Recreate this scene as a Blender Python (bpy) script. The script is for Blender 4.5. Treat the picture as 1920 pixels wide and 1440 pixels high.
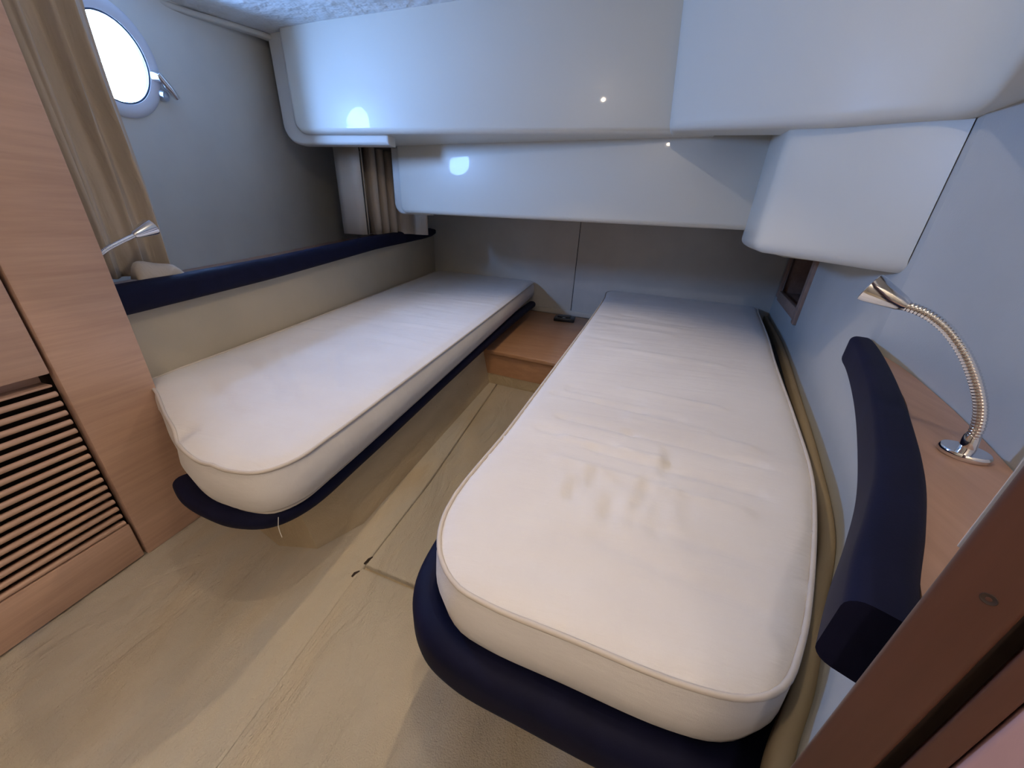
import bpy, bmesh, math, random
import numpy as np
from mathutils import Vector, Matrix
from mathutils.geometry import delaunay_2d_cdt

for o in list(bpy.data.objects):
    bpy.data.objects.remove(o)
scene = bpy.context.scene
C = scene.collection
random.seed(4)

# One plan unit is 0.34 m; plan coordinates have the camera's eye at the origin, the sole at z = -2.
S = 0.34
def W(p):
    return Vector((p[0] * S, p[1] * S, (p[2] + 2.0) * S))

# ------------------------------------------------------------------ camera
cam_d = bpy.data.cameras.new('camera')
cam = bpy.data.objects.new('camera', cam_d)
C.objects.link(cam)
R = Matrix(((0.96778787, 0.14321411, -0.20706607),
            (0.24757646, -0.39191589, 0.88606311),
            (0.04574425, -0.90878581, -0.41474789)))      # rows: world axes seen from the camera (right, down, forward)
cam.matrix_world = Matrix.Translation(W((0, 0, 0))) @ (R @ Matrix.Diagonal((1, -1, -1))).to_4x4()
cam_d.sensor_width = 36.0
cam_d.lens = 12.75
cam_d.clip_start = 0.01
scene.camera = cam

# ------------------------------------------------------------------ world and lights
world = bpy.data.worlds.new('World')
scene.world = world
world.use_nodes = True
bg = world.node_tree.nodes['Background']
bg.inputs[0].default_value = (0.27, 0.48, 1.0, 1)
bg.inputs[1].default_value = 112.0

def lamp(name, p, power, col, size):
    l = bpy.data.lights.new(name, 'POINT')
    l.energy = power
    l.color = col
    l.shadow_soft_size = size
    o = bpy.data.objects.new(name, l)
    C.objects.link(o)
    o.location = W(p)
    return o
def downlight(name, p, power, col, size, cone, blend):
    l = bpy.data.lights.new(name, 'SPOT')
    l.energy = power
    l.color = col
    l.shadow_soft_size = size
    l.spot_size = math.radians(cone)
    l.spot_blend = blend
    o = bpy.data.objects.new(name, l)
    C.objects.link(o)
    o.location = W(p)
    return o
downlight('ceiling_downlight_light', (-0.55, 2.75, 1.66), 7.0, (1.0, 0.74, 0.42), 0.012, 98, 0.5)
lamp('cabin_ceiling_light', (-0.25, 0.75, 1.58), 2.3, (1.0, 0.81, 0.58), 0.010)
lamp('corridor_light', (-0.35, -1.05, 1.30), 3.4, (1.0, 0.82, 0.68), 0.014)
lamp('corridor_light', (0.45, -1.15, 1.35), 1.2, (1.0, 0.82, 0.68), 0.014)

scene.view_settings.view_transform = 'Standard'
scene.view_settings.look = 'None'
scene.view_settings.exposure = 0.64
scene.view_settings.gamma = 1.0
scene.view_settings.use_curve_mapping = False

# ------------------------------------------------------------------ materials
def lin(c):
    return tuple(((v / 255.0) / 12.92 if v / 255.0 <= 0.04045 else ((v / 255.0 + 0.055) / 1.055) ** 2.4) for v in c) + (1.0,)

def base_mat(name, col, rough=0.6, metal=0.0, coat=0.0, spec=0.5, sheen=0.0):
    m = bpy.data.materials.new(name)
    m.use_nodes = True
    b = m.node_tree.nodes['Principled BSDF']
    b.inputs['Base Color'].default_value = col if len(col) == 4 else tuple(col) + (1,)
    b.inputs['Roughness'].default_value = rough
    b.inputs['Metallic'].default_value = metal
    b.inputs['Coat Weight'].default_value = coat
    b.inputs['Coat Roughness'].default_value = 0.04
    b.inputs['Specular IOR Level'].default_value = spec
    if sheen:
        b.inputs['Sheen Weight'].default_value = sheen
    return m, m.node_tree, b

def noise(nt, scale, detail=4, stretch=(1, 1, 1), rough=0.55, distort=0.0):
    tc = nt.nodes.new('ShaderNodeTexCoord')
    mp = nt.nodes.new('ShaderNodeMapping')
    mp.inputs['Scale'].default_value = stretch
    n = nt.nodes.new('ShaderNodeTexNoise')
    n.inputs['Scale'].default_value = scale
    n.inputs['Detail'].default_value = detail
    n.inputs['Roughness'].default_value = rough
    n.inputs['Distortion'].default_value = distort
    nt.links.new(tc.outputs['Object'], mp.inputs['Vector'])
    nt.links.new(mp.outputs['Vector'], n.inputs['Vector'])
    return n.outputs['Fac']

def ramp(nt, fac, stops):
    r = nt.nodes.new('ShaderNodeValToRGB')
    els = r.color_ramp.elements
    while len(els) < len(stops):
        els.new(0.5)
    for e, (p, c) in zip(els, stops):
        e.position = p
        e.color = c if len(c) == 4 else tuple(c) + (1,)
    nt.links.new(fac, r.inputs['Fac'])
    return r.outputs['Color']

def bump(nt, b, fac, strength, dist=0.002):
    n = nt.nodes.new('ShaderNodeBump')
    n.inputs['Strength'].default_value = strength
    n.inputs['Distance'].default_value = dist
    nt.links.new(fac, n.inputs['Height'])
    prev = b.inputs['Normal'].links
    if prev:
        nt.links.new(prev[0].from_socket, n.inputs['Normal'])
    nt.links.new(n.outputs['Normal'], b.inputs['Normal'])

def varied(name, c1, c2, scale, rough, stretch=(1, 1, 1), bmp=None, **k):
    m, nt, b = base_mat(name, c1, rough, **k)
    f = noise(nt, scale, 4, stretch)
    nt.links.new(ramp(nt, f, [(0.32, c1), (0.68, c2)]), b.inputs['Base Color'])
    if bmp:
        bump(nt, b, noise(nt, bmp[0], 3), bmp[1], bmp[2])
    return m

def wood(name, c1, c2, c3, stretch, rough=0.42):
    m, nt, b = base_mat(name, c1, rough)
    f = noise(nt, 9, 7, stretch, 0.65, 0.25)
    g = noise(nt, 60, 3, stretch, 0.6)
    col = ramp(nt, f, [(0.25, c1), (0.5, c2), (0.78, c3)])
    mix = nt.nodes.new('ShaderNodeMixRGB')
    mix.blend_type = 'MULTIPLY'
    mix.inputs[0].default_value = 0.55
    nt.links.new(col, mix.inputs[1])
    nt.links.new(ramp(nt, g, [(0.3, (0.72, 0.70, 0.68)), (0.65, (1, 1, 1))]), mix.inputs[2])
    nt.links.new(mix.outputs[0], b.inputs['Base Color'])
    bump(nt, b, g, 0.12, 0.001)
    return m

M = {}
M['gel'] = base_mat('white_gelcoat', (0.60, 0.59, 0.53), 0.33, coat=0.14, spec=0.22)[0]
M['gel_trim'] = base_mat('white_gelcoat_trim', (0.56, 0.555, 0.52), 0.5, spec=0.2)[0]
M['headliner'] = varied('headliner_vinyl', (0.70, 0.71, 0.70), (0.62, 0.63, 0.62), 6, 0.6, (1, 2.2, 1), (16, 0.9, 0.02))
M['vinyl'] = varied('wall_vinyl', (0.66, 0.63, 0.57), (0.61, 0.58, 0.53), 7, 0.6, bmp=(420, 0.25, 0.0008))
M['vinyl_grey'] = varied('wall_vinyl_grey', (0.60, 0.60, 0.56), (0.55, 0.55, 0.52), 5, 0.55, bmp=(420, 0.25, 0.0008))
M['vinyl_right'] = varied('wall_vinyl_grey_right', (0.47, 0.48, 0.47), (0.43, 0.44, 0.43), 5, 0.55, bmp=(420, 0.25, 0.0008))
M['ledge'] = varied('brown_ledge_trim', (0.33, 0.265, 0.17), (0.29, 0.23, 0.15), 6, 0.7)
M['panel_cream'] = varied('panel_cream_fabric', (0.50, 0.44, 0.34), (0.45, 0.40, 0.31), 5, 0.75, bmp=(300, 0.3, 0.0008))
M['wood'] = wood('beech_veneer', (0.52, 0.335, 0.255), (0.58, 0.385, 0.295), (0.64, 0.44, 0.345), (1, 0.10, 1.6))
M['wood_shelf'] = wood('beech_shelf_veneer', (0.36, 0.21, 0.15), (0.41, 0.25, 0.18), (0.46, 0.29, 0.215), (1.4, 0.14, 1))
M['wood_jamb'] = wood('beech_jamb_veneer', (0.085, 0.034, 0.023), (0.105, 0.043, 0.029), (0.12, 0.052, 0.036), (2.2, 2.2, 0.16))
M['wood_pocket'] = wood('beech_pocket_veneer', (0.26, 0.16, 0.12), (0.31, 0.195, 0.15), (0.35, 0.23, 0.18), (1.4, 0.2, 1))
M['wood_step'] = wood('beech_step_veneer', (0.44, 0.235, 0.13), (0.50, 0.275, 0.155), (0.55, 0.315, 0.185), (0.16, 1.6, 1))
M['cheek_shade'] = base_mat('dark_cheek_shade', (0.085, 0.070, 0.055), 0.85)[0]  # dark colour standing in for shade behind the moulding's left end
M['dark'] = base_mat('dark_recess', (0.035, 0.02, 0.014), 0.8)[0]
M['navy'] = varied('navy_vinyl', (0.0040, 0.0046, 0.021), (0.0055, 0.0065, 0.028), 30, 0.7, bmp=(500, 0.2, 0.0005), spec=0.18)
M['chrome'] = base_mat('polished_chrome', (0.80, 0.80, 0.82), 0.09, 1.0)[0]
M['steel'] = base_mat('brushed_steel', (0.55, 0.58, 0.65), 0.32, 1.0)[0]
M['rim'] = base_mat('porthole_enamel', (0.60, 0.62, 0.68), 0.35)[0]
M['black'] = base_mat('black_plastic', (0.012, 0.012, 0.014), 0.35)[0]
M['bulb'] = base_mat('lamp_diffuser', (0.85, 0.85, 0.82), 0.4)[0]
M['rubber'] = base_mat('black_gasket', (0.03, 0.05, 0.09), 0.4)[0]
M['pink'] = varied('pale_pink', (0.42, 0.27, 0.29), (0.40, 0.26, 0.28), 4, 0.6)
M['thread'] = base_mat('white_thread', (0.7, 0.68, 0.62), 0.8)[0]
M['pale_edge'] = base_mat('pale_strip', (0.62, 0.58, 0.50), 0.5)[0]

def fabric(name, c1, c2):
    m, nt, b = base_mat(name, c1, 0.85, sheen=0.15, spec=0.2)
    f = noise(nt, 7, 4)
    col = ramp(nt, f, [(0.35, c1), (0.7, c2)])
    at = nt.nodes.new('ShaderNodeAttribute')
    at.attribute_name = 'stain'
    mix = nt.nodes.new('ShaderNodeMixRGB')
    nt.links.new(at.outputs['Fac'], mix.inputs[0])
    nt.links.new(col, mix.inputs[1])
    mix.inputs[2].default_value = (0.50, 0.42, 0.27, 1)
    nt.links.new(mix.outputs[0], b.inputs['Base Color'])
    bump(nt, b, noise(nt, 900, 2, (1, 0.35, 1)), 0.22, 0.0008)
    bump(nt, b, noise(nt, 20, 5, (0.30, 1.7, 1)), 0.42, 0.007)
    return m
M['ticking'] = fabric('mattress_ticking', (0.74, 0.71, 0.69), (0.70, 0.665, 0.645))
M['piping'] = base_mat('cream_piping', (0.58, 0.52, 0.46), 0.75)[0]

def carpet(name, tones):
    m, nt, b = base_mat(name, tones[0], 0.92, spec=0.15)
    f = noise(nt, 3.2, 5, (1.7, 0.55, 1), 0.6, 0.6)
    c = ramp(nt, f, [(0.30, tones[0]), (0.48, tones[1]), (0.66, tones[2])])
    g = noise(nt, 1.8, 4, (1.0, 0.5, 1), 0.6, 0.5)
    mix = nt.nodes.new('ShaderNodeMixRGB')
    mix.blend_type = 'MULTIPLY'
    mix.inputs[0].default_value = 1.0
    nt.links.new(c, mix.inputs[1])
    nt.links.new(ramp(nt, g, [(0.36, (0.66, 0.65, 0.63)), (0.60, (1, 1, 1))]), mix.inputs[2])
    sp = ramp(nt, noise(nt, 55, 2), [(0.74, (1, 1, 1)), (0.80, (0.5, 0.42, 0.34))])
    mix2 = nt.nodes.new('ShaderNodeMixRGB')
    mix2.blend_type = 'MULTIPLY'
    mix2.inputs[0].default_value = 0.6
    nt.links.new(mix.outputs[0], mix2.inputs[1])
    nt.links.new(sp, mix2.inputs[2])
    nt.links.new(mix2.outputs[0], b.inputs['Base Color'])
    bump(nt, b, noise(nt, 420, 3), 0.7, 0.003)
    bump(nt, b, noise(nt, 9, 4, (1.6, 0.5, 1), 0.6, 0.8), 0.8, 0.016)
    return m
M['carpet'] = carpet('worn_beige_carpet', [(0.60, 0.49, 0.34), (0.62, 0.545, 0.43), (0.58, 0.54, 0.47)])
M['carpet_base'] = carpet('beige_carpet_upright', [(0.60, 0.49, 0.33), (0.62, 0.51, 0.35), (0.64, 0.53, 0.37)])

def curtain_mat():
    m, nt, b = base_mat('taupe_curtain_cloth', (0.36, 0.30, 0.235), 0.8, sheen=0.2, spec=0.2)
    f = noise(nt, 10, 4, (1, 1, 0.4))
    nt.links.new(ramp(nt, f, [(0.3, (0.44, 0.37, 0.29)), (0.7, (0.52, 0.44, 0.35))]), b.inputs['Base Color'])
    bump(nt, b, noise(nt, 14, 4, (1, 1, 0.35), 0.6, 0.8), 0.5, 0.012)
    return m
M['curtain'] = curtain_mat()
M['curtain_pale'] = varied('pale_blind_cloth', (0.50, 0.46, 0.40), (0.44, 0.39, 0.32), 6, 0.8)

def glass_mat():
    m = bpy.data.materials.new('clear_glass')
    m.use_nodes = True
    nt = m.node_tree
    nt.nodes.remove(nt.nodes['Principled BSDF'])
    t = nt.nodes.new('ShaderNodeBsdfTransparent')
    t.inputs[0].default_value = (0.93, 0.97, 0.98, 1)
    g = nt.nodes.new('ShaderNodeBsdfGlossy')
    g.inputs['Roughness'].default_value = 0.03
    x = nt.nodes.new('ShaderNodeMixShader')
    x.inputs[0].default_value = 0.06
    nt.links.new(t.outputs[0], x.inputs[1])
    nt.links.new(g.outputs[0], x.inputs[2])
    nt.links.new(x.outputs[0], nt.nodes['Material Output'].inputs[0])
    return m
M['glass'] = glass_mat()

# ------------------------------------------------------------------ helpers
def thing(name, loc, label, cat, group=None):
    o = bpy.data.objects.new(name, None)
    C.objects.link(o)
    o.location = W(loc)
    o.empty_display_size = 0.05
    o['label'] = label
    o['category'] = cat
    if group:
        o['group'] = group
    return o

def tag(o, label, cat, group=None):
    o['label'] = label
    o['category'] = cat
    if group:
        o['group'] = group
    return o

def struct(o, label=None):
    o['kind'] = 'structure'
    if label:
        o['label'] = label
    return o

def adopt(o, parent):
    o.parent = parent
    if parent.type == 'EMPTY':
        o.matrix_parent_inverse = Matrix.Translation(parent.location).inverted()

def from_bm(name, bm, mat, parent=None, smooth=35):
    me = bpy.data.meshes.new(name)
    bmesh.ops.recalc_face_normals(bm, faces=bm.faces)
    bm.to_mesh(me)
    bm.free()
    me.materials.append(mat)
    if smooth:
        me.shade_smooth()
        me.set_sharp_from_angle(angle=math.radians(smooth))
    o = bpy.data.objects.new(name, me)
    C.objects.link(o)
    if parent:
        adopt(o, parent)
    return o

def from_data(name, verts, faces, mat, parent=None, smooth=35):
    bm = bmesh.new()
    vs = [bm.verts.new(W(v)) for v in verts]
    for f in faces:
        try:
            bm.faces.new([vs[i] for i in f])
        except ValueError:
            pass
    return from_bm(name, bm, mat, parent, smooth)

def bevel(bm, r, seg=3, edges=None):
    bmesh.ops.bevel(bm, geom=edges or list(bm.edges), offset=r * S, segments=seg, profile=0.5, affect='EDGES', clamp_overlap=True)

def prism_bm(poly, z0, z1):
    """poly: plan points; z0 / z1: numbers or per-point lists."""
    n = len(poly)
    b0 = z0 if isinstance(z0, (list, tuple)) else [z0] * n
    b1 = z1 if isinstance(z1, (list, tuple)) else [z1] * n
    bm = bmesh.new()
    lo = [bm.verts.new(W((p[0], p[1], z))) for p, z in zip(poly, b0)]
    hi = [bm.verts.new(W((p[0], p[1], z))) for p, z in zip(poly, b1)]
    bm.faces.new(lo[::-1])
    bm.faces.new(hi)
    for i in range(n):
        j = (i + 1) % n
        bm.faces.new((lo[i], lo[j], hi[j], hi[i]))
    bmesh.ops.recalc_face_normals(bm, faces=bm.faces)
    return bm

def prism(name, poly, z0, z1, mat, parent=None, r=0.0, seg=3):
    bm = prism_bm(poly, z0, z1)
    if r:
        bevel(bm, r, seg)
    return from_bm(name, bm, mat, parent)

def box(name, x0, x1, y0, y1, z0, z1, mat, parent=None, r=0.0, seg=2):
    return prism(name, [(x0, y0), (x1, y0), (x1, y1), (x0, y1)], z0, z1, mat, parent, r, seg)

def catmull(pts, n=8, closed=False):
    P = [np.array(p, float) for p in pts]
    out = []
    m = len(P)
    for i in range(m if closed else m - 1):
        if closed:
            p0, p1, p2, p3 = P[i - 1], P[i], P[(i + 1) % m], P[(i + 2) % m]
        else:
            p0, p1, p2, p3 = P[max(i - 1, 0)], P[i], P[i + 1], P[min(i + 2, m - 1)]
        # centripetal parametrisation avoids loops at uneven spacing
        t0 = 0.0
        t1 = t0 + max(np.linalg.norm(p1 - p0), 1e-6) ** 0.5
        t2 = t1 + max(np.linalg.norm(p2 - p1), 1e-6) ** 0.5
        t3 = t2 + max(np.linalg.norm(p3 - p2), 1e-6) ** 0.5
        for k in range(n):
            t = t1 + (t2 - t1) * k / n
            A1 = (t1 - t) / (t1 - t0) * p0 + (t - t0) / (t1 - t0) * p1
            A2 = (t2 - t) / (t2 - t1) * p1 + (t - t1) / (t2 - t1) * p2
            A3 = (t3 - t) / (t3 - t2) * p2 + (t - t2) / (t3 - t2) * p3
            B1 = (t2 - t) / (t2 - t0) * A1 + (t - t0) / (t2 - t0) * A2
            B2 = (t3 - t) / (t3 - t1) * A2 + (t - t1) / (t3 - t1) * A3
            out.append((t2 - t) / (t2 - t1) * B1 + (t - t1) / (t2 - t1) * B2)
    if not closed:
        out.append(P[-1])
    return [tuple(float(c) for c in p) for p in out]

def sweep(name, path, section, mat, parent=None, closed=False, smooth=50, taper=None):
    """section: (side, up) offsets; side points to the right of the direction of travel."""
    n, k = len(path), len(section)
    P = [np.array(p, float) for p in path]
    verts, faces = [], []
    for i in range(n):
        a = P[i - 1] if (i > 0 or closed) else P[i]
        b = P[(i + 1) % n] if (i < n - 1 or closed) else P[i]
        t = b - a
        t[2] = 0
        t /= np.linalg.norm(t)
        nrm = np.array((t[1], -t[0], 0))
        s = taper[i] if taper else 1.0
        for (u, v) in section:
            verts.append(tuple(P[i] + nrm * u * s + np.array((0, 0, v * s))))
    for i in range(n if closed else n - 1):
        j = (i + 1) % n
        for q in range(k):
            w = (q + 1) % k
            faces.append((i * k + q, i * k + w, j * k + w, j * k + q))
    if not closed:
        faces.append(tuple(range(k)))
        faces.append(tuple(range((n - 1) * k, n * k))[::-1])
    return from_data(name, verts, faces, mat, parent, smooth)

def round_section(w, h, r, seg=5, cx=0, cy=0):
    pts = []
    r = min(r, w / 2 - 1e-4, h / 2 - 1e-4)
    for (sx, sy, a0) in ((1, 1, 0), (-1, 1, 90), (-1, -1, 180), (1, -1, 270)):
        for i in range(seg + 1):
            a = math.radians(a0 + 90 * i / seg)
            pts.append((cx + sx * (w / 2 - r) + r * math.cos(a), cy + sy * (h / 2 - r) + r * math.sin(a)))
    return pts

def tube(name, path, rad, mat, parent=None, k=10, smooth=60):
    """rad: a number or one radius per point (plan units)."""
    P = [np.array(p, float) for p in path]
    n = len(P)
    verts, faces = [], []
    ref = np.array((0.3, 0.9, 0.31))
    for i in range(n):
        t = P[min(i + 1, n - 1)] - P[max(i - 1, 0)]
        t /= max(np.linalg.norm(t), 1e-9)
        a = np.cross(t, ref)
        a /= np.linalg.norm(a)
        b = np.cross(t, a)
        ref = np.cross(a, t)
        r = rad[i] if isinstance(rad, (list, tuple)) else rad
        for q in range(k):
            w = 2 * math.pi * q / k
            verts.append(tuple(P[i] + r * (a * math.cos(w) + b * math.sin(w))))
    for i in range(n - 1):
        for q in range(k):
            w = (q + 1) % k
            faces.append((i * k + q, i * k + w, (i + 1) * k + w, (i + 1) * k + q))
    faces.append(tuple(range(k))[::-1])
    faces.append(tuple(range((n - 1) * k, n * k)))
    return from_data(name, verts, faces, mat, parent, smooth)

def ring_tube(name, path, rad, mat, parent=None, k=8):
    P = path
    n = len(P)
    verts, faces = [], []
    for i in range(n):
        a, b = np.array(P[i - 1]), np.array(P[(i + 1) % n])
        t = b - a
        t[2] = 0
        t = t / max(np.linalg.norm(t), 1e-9)
        nr = np.array((t[1], -t[0], 0))
        for q in range(k):
            w = 2 * math.pi * q / k
            verts.append(tuple(np.array(P[i]) + rad * (nr * math.cos(w) + np.array((0, 0, math.sin(w))))))
    for i in range(n):
        j = (i + 1) % n
        for q in range(k):
            w = (q + 1) % k
            faces.append((i * k + q, i * k + w, j * k + w, j * k + q))
    return from_data(name, verts, faces, mat, parent, 70)

def axis_frame(d):
    d = np.array(d, float)
    d /= np.linalg.norm(d)
    a = np.cross(d, (0, 0, 1.0))
    if np.linalg.norm(a) < 1e-3:
        a = np.cross(d, (0, 1.0, 0))
    a /= np.linalg.norm(a)
    return d, a, np.cross(d, a)

def lathe(name, origin, axis, profile, mat, parent=None, k=40, smooth=40, squash=1.0):
    """profile: (along the axis, radius) pairs."""
    d, a, b = axis_frame(axis)
    o = np.array(origin, float)
    verts, faces = [], []
    for (h, r) in profile:
        for q in range(k):
            w = 2 * math.pi * q / k
            verts.append(tuple(o + d * h + r * (a * math.cos(w) * squash + b * math.sin(w))))
    for i in range(len(profile) - 1):
        for q in range(k):
            w = (q + 1) % k
            faces.append((i * k + q, i * k + w, (i + 1) * k + w, (i + 1) * k + q))
    faces.append(tuple(range(k))[::-1])
    faces.append(tuple(range((len(profile) - 1) * k, len(profile) * k)))
    return from_data(name, verts, faces, mat, parent, smooth)

def interp(x, xs, ys):
    return float(np.interp(x, xs, ys))

# ------------------------------------------------------------------ setting: sole (floor)
fl = from_data('floor', [(-5, -1.6, -2.03), (3, -1.6, -2.03), (3, 7.4, -2.03), (-5, 7.4, -2.03)], [(0, 1, 2, 3)], M['carpet_base'])
struct(fl, 'beige carpeted cabin sole')
G = 0.003
def carpet_panel(poly):
    bm = prism_bm(poly, -2.06, -2.0)
    top = [e for e in bm.edges if all(v.co.z > W((0, 0, -2.01)).z for v in e.verts)]
    bevel(bm, 0.010, 3, top)
    o = from_bm('carpet_panel', bm, M['carpet'], fl)
    return o
SX = -1.20
carpet_panel([(-3.2, -1.6), (SX - G, -1.6), (SX - G + 0.01, 1.32), (-1.165, 2.2), (-1.20, 4.6), (-3.2, 4.6)])
carpet_panel([(SX + G, -1.6), (2.0, -1.6), (2.0, 0.95), (SX + G, 1.31)])
carpet_panel([(SX + G + 0.01, 1.335), (2.0, 0.975), (2.0, 4.6), (-1.185, 4.6), (-1.15, 2.2)])

for pts in ([(-1.198, 1.335, -1.998), (-1.19, 1.372, -1.997), (-1.178, 1.395, -1.998)], [(-1.215, 1.238, -1.998), (-1.212, 1.26, -1.996), (-1.196, 1.285, -1.998)]):
    tube('torn_stitch', pts, [0.006, 0.008, 0.003], M['dark'], fl, 6)

# ------------------------------------------------------------------ hull side (left) with the porthole hole
def sill_z(y):
    return interp(y, [1.3, 2.75, 3.12, 3.64, 4.67, 5.78, 7.0], [-0.64, -0.588, -0.572, -0.552, -0.500, -0.435, -0.38])
def hull_x(y, z):
    return -3.93 - 0.15 * (y - 2.57) + 0.13 * (max(z, -0.5) + 0.5)
PH = (2.57, 0.932)          # porthole centre (y, z)
PR, PI_ = 0.356, 0.263
HR = 0.295                   # hole in the lining
def hull_wall():
    pts, edges = [], []
    nc = 48
    for q in range(nc):
        w = 2 * math.pi * q / nc
        pts.append(Vector((PH[0] + HR * math.cos(w), PH[1] + HR * math.sin(w))))
        edges.append((q, (q + 1) % nc))
    for y in np.arange(-1.7, 7.6, 0.25):
        for z in np.arange(-2.05, 2.21, 0.25):
            if math.hypot(y - PH[0], z - PH[1]) > HR + 0.07:
                pts.append(Vector((float(y), float(z))))
    v2, e2, f2, *_ = delaunay_2d_cdt(pts, edges, [], 0, 1e-6)
    fs = []
    for f in f2:
        c = sum((v2[i] for i in f), Vector((0, 0))) / len(f)
        if math.hypot(c.x - PH[0], c.y - PH[1]) > HR - 0.003:
            fs.append(tuple(f))
    return from_data('wall_left', [(hull_x(v.x, v.y), v.x, v.y) for v in v2], fs, M['vinyl_grey'], None, 60)
struct(hull_wall(), 'grey vinyl lined hull side')

pc = (hull_x(*PH), PH[0], PH[1])
slope_y = (hull_x(PH[0] + 0.2, PH[1]) - hull_x(PH[0] - 0.2, PH[1])) / 0.4
pn = np.cross((slope_y, 1, 0), (0.13, 0, 1.0))
pn = pn / np.linalg.norm(pn)
if pn[0] < 0:
    pn = -pn
w1 = thing('window_1', pc, 'round porthole with pale enamel rim half hidden by the curtain', 'porthole')
del w1['category']
w1['kind'] = 'structure'
def annulus(name, prof, mat, parent, k=64):
    d, a, b = axis_frame(pn)
    o = np.array(pc)
    verts, faces = [], []
    n = len(prof)
    for (h, r) in prof:
        for q in range(k):
            w = 2 * math.pi * q / k
            verts.append(tuple(o + d * h + r * (a * math.cos(w) + b * math.sin(w))))
    for i in range(n):
        j = (i + 1) % n
        for q in range(k):
            w = (q + 1) % k
            faces.append((i * k + q, i * k + w, j * k + w, j * k + q))
    return from_data(name, verts, faces, mat, parent, 40)
annulus('frame', [(-0.03, 0.298), (-0.006, 0.302), (-0.004, PR), (0.008, PR), (0.020, PR - 0.014), (0.024, 0.302), (0.016, PI_ + 0.004), (-0.03, PI_ + 0.004)], M['rim'], w1)
annulus('gasket', [(-0.012, PI_ + 0.004), (0.010, PI_ + 0.004), (0.010, PI_ - 0.008), (-0.012, PI_ - 0.008)], M['rubber'], w1)
lathe('pane', np.array(pc) - pn * 0.010, pn, [(0.0, PI_ - 0.002), (0.006, PI_ - 0.002)], M['glass'], w1, 64)
# clamp on the rim, lower right in the view
d_, a_, b_ = axis_frame(pn)
def on_rim(ang, r, h):
    v = np.array((0, math.cos(math.radians(ang)), math.sin(math.radians(ang))))
    v = v - d_ * (v @ d_)
    v /= np.linalg.norm(v)
    return np.array(pc) + v * r + d_ * h
cl = tube('clamp_knob', [tuple(on_rim(-4, 0.303, 0.015)), tuple(on_rim(-4, 0.310, 0.065))], [0.042, 0.034], M['chrome'], w1, 16)
tube('clamp_lever', [tuple(on_rim(0, 0.289, 0.055)), tuple(on_rim(-11, 0.364, 0.060)), tuple(on_rim(-17, 0.445, 0.055))], [0.024, 0.030, 0.020], M['chrome'], w1, 12)
tube('clamp_hinge', [tuple(on_rim(-22, 0.360, 0.0)), tuple(on_rim(-22, 0.367, 0.045))], [0.044, 0.036], M['steel'], w1, 12)
# light portal in the porthole opening (guides sampling of the sky, emits nothing itself)
pl = bpy.data.lights.new('porthole_portal', 'AREA')
pl.shape = 'DISK'
pl.size = 2 * PI_ * S
pl.cycles.is_portal = True
po = bpy.data.objects.new('porthole_portal', pl)
C.objects.link(po)
po.location = W(np.array(pc) - pn * 0.03)
po.rotation_euler = Vector(pn).to_track_quat('-Z', 'Y').to_euler()

# ------------------------------------------------------------------ back wall
BW = lambda x: 7.0 - (x + 3.4) * (1.0 / 5.7)
bw = prism('wall_back', [(-5.2, BW(-5.2) + 0.03), (2.9, BW(2.9) + 0.03), (2.9, 7.8), (-5.2, 7.8)], -2.1, 2.2, M['dark'])
struct(bw, 'far bulkhead')
for (x0, x1) in ((-5.1, -0.515), (-0.505, 2.9)):
    prism('wall_panel', [(x0, BW(x0)), (x1, BW(x1)), (x1, BW(x1) + 0.04), (x0, BW(x0) + 0.04)], -2.05, 2.2, M['vinyl'], bw, 0.006, 2)
struct(prism('baseboard_back', [(-1.5, BW(-1.5) - 0.035), (0.4, BW(0.4) - 0.035), (0.4, BW(0.4) - 0.001), (-1.5, BW(-1.5) - 0.001)], -1.53, -1.44, M['pale_edge'], None, 0.008), 'pale strip along the foot of the far bulkhead')

# ------------------------------------------------------------------ right side: curved wall A, recessed wall B
A_pts = catmull([(2.38, 6.02), (2.02, 4.5), (1.53, 2.81), (1.30, 2.05), (1.08, 1.42), (0.88, 1.05), (0.72, 0.76), (0.60, 0.58), (0.52, 0.42)], 12)
def wall_a():
    ys = [p[1] for p in A_pts]
    bm = bmesh.new()
    n = len(A_pts)
    top = []
    rows = [-2.05, -0.80, -0.20, 2.2]
    SL0, SL1 = 4.22, 5.70
    path = [p for p in A_pts]
    # exact break points for the pocket opening
    for yb in (SL0 + 0.13, SL1 - 0.10, 2.05):
        xb = float(np.interp(yb, [p[1] for p in A_pts][::-1], [p[0] for p in A_pts][::-1]))
        path.append((xb, yb))
    path.sort(key=lambda p: -p[1])
    def grid(zs, keep):
        V = {}
        for i, p in enumerate(path):
            for j, z in enumerate(zs):
                V[i, j] = bm.verts.new(W((p[0], p[1], z)))
        for i in range(len(path) - 1):
            for j in range(len(zs) - 1):
                if keep(path[i], path[i + 1], zs[j], zs[j + 1]):
                    bm.faces.new((V[i, j], V[i + 1, j], V[i + 1, j + 1], V[i, j + 1]))
    def keep(p, q, z0, z1):
        ym, zm = (p[1] + q[1]) / 2, (z0 + z1) / 2
        if SL0 + 0.13 < ym < SL1 - 0.10 and -0.72 < zm < -0.05:
            return False
        if ym < 2.05 and zm > -0.52:          # low wall beside the shelf
            return False
        return True
    grid([-2.05, -0.72, -0.52, -0.05, 2.2], keep)
    bmesh.ops.remove_doubles(bm, verts=bm.verts, dist=1e-5)
    bmesh.ops.delete(bm, geom=[v for v in bm.verts if not v.link_faces], context='VERTS')
    return from_bm('wall_right', bm, M['vinyl_right'], None, 60)
struct(wall_a(), 'grey vinyl lined curved wall beside the right berth')
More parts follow.
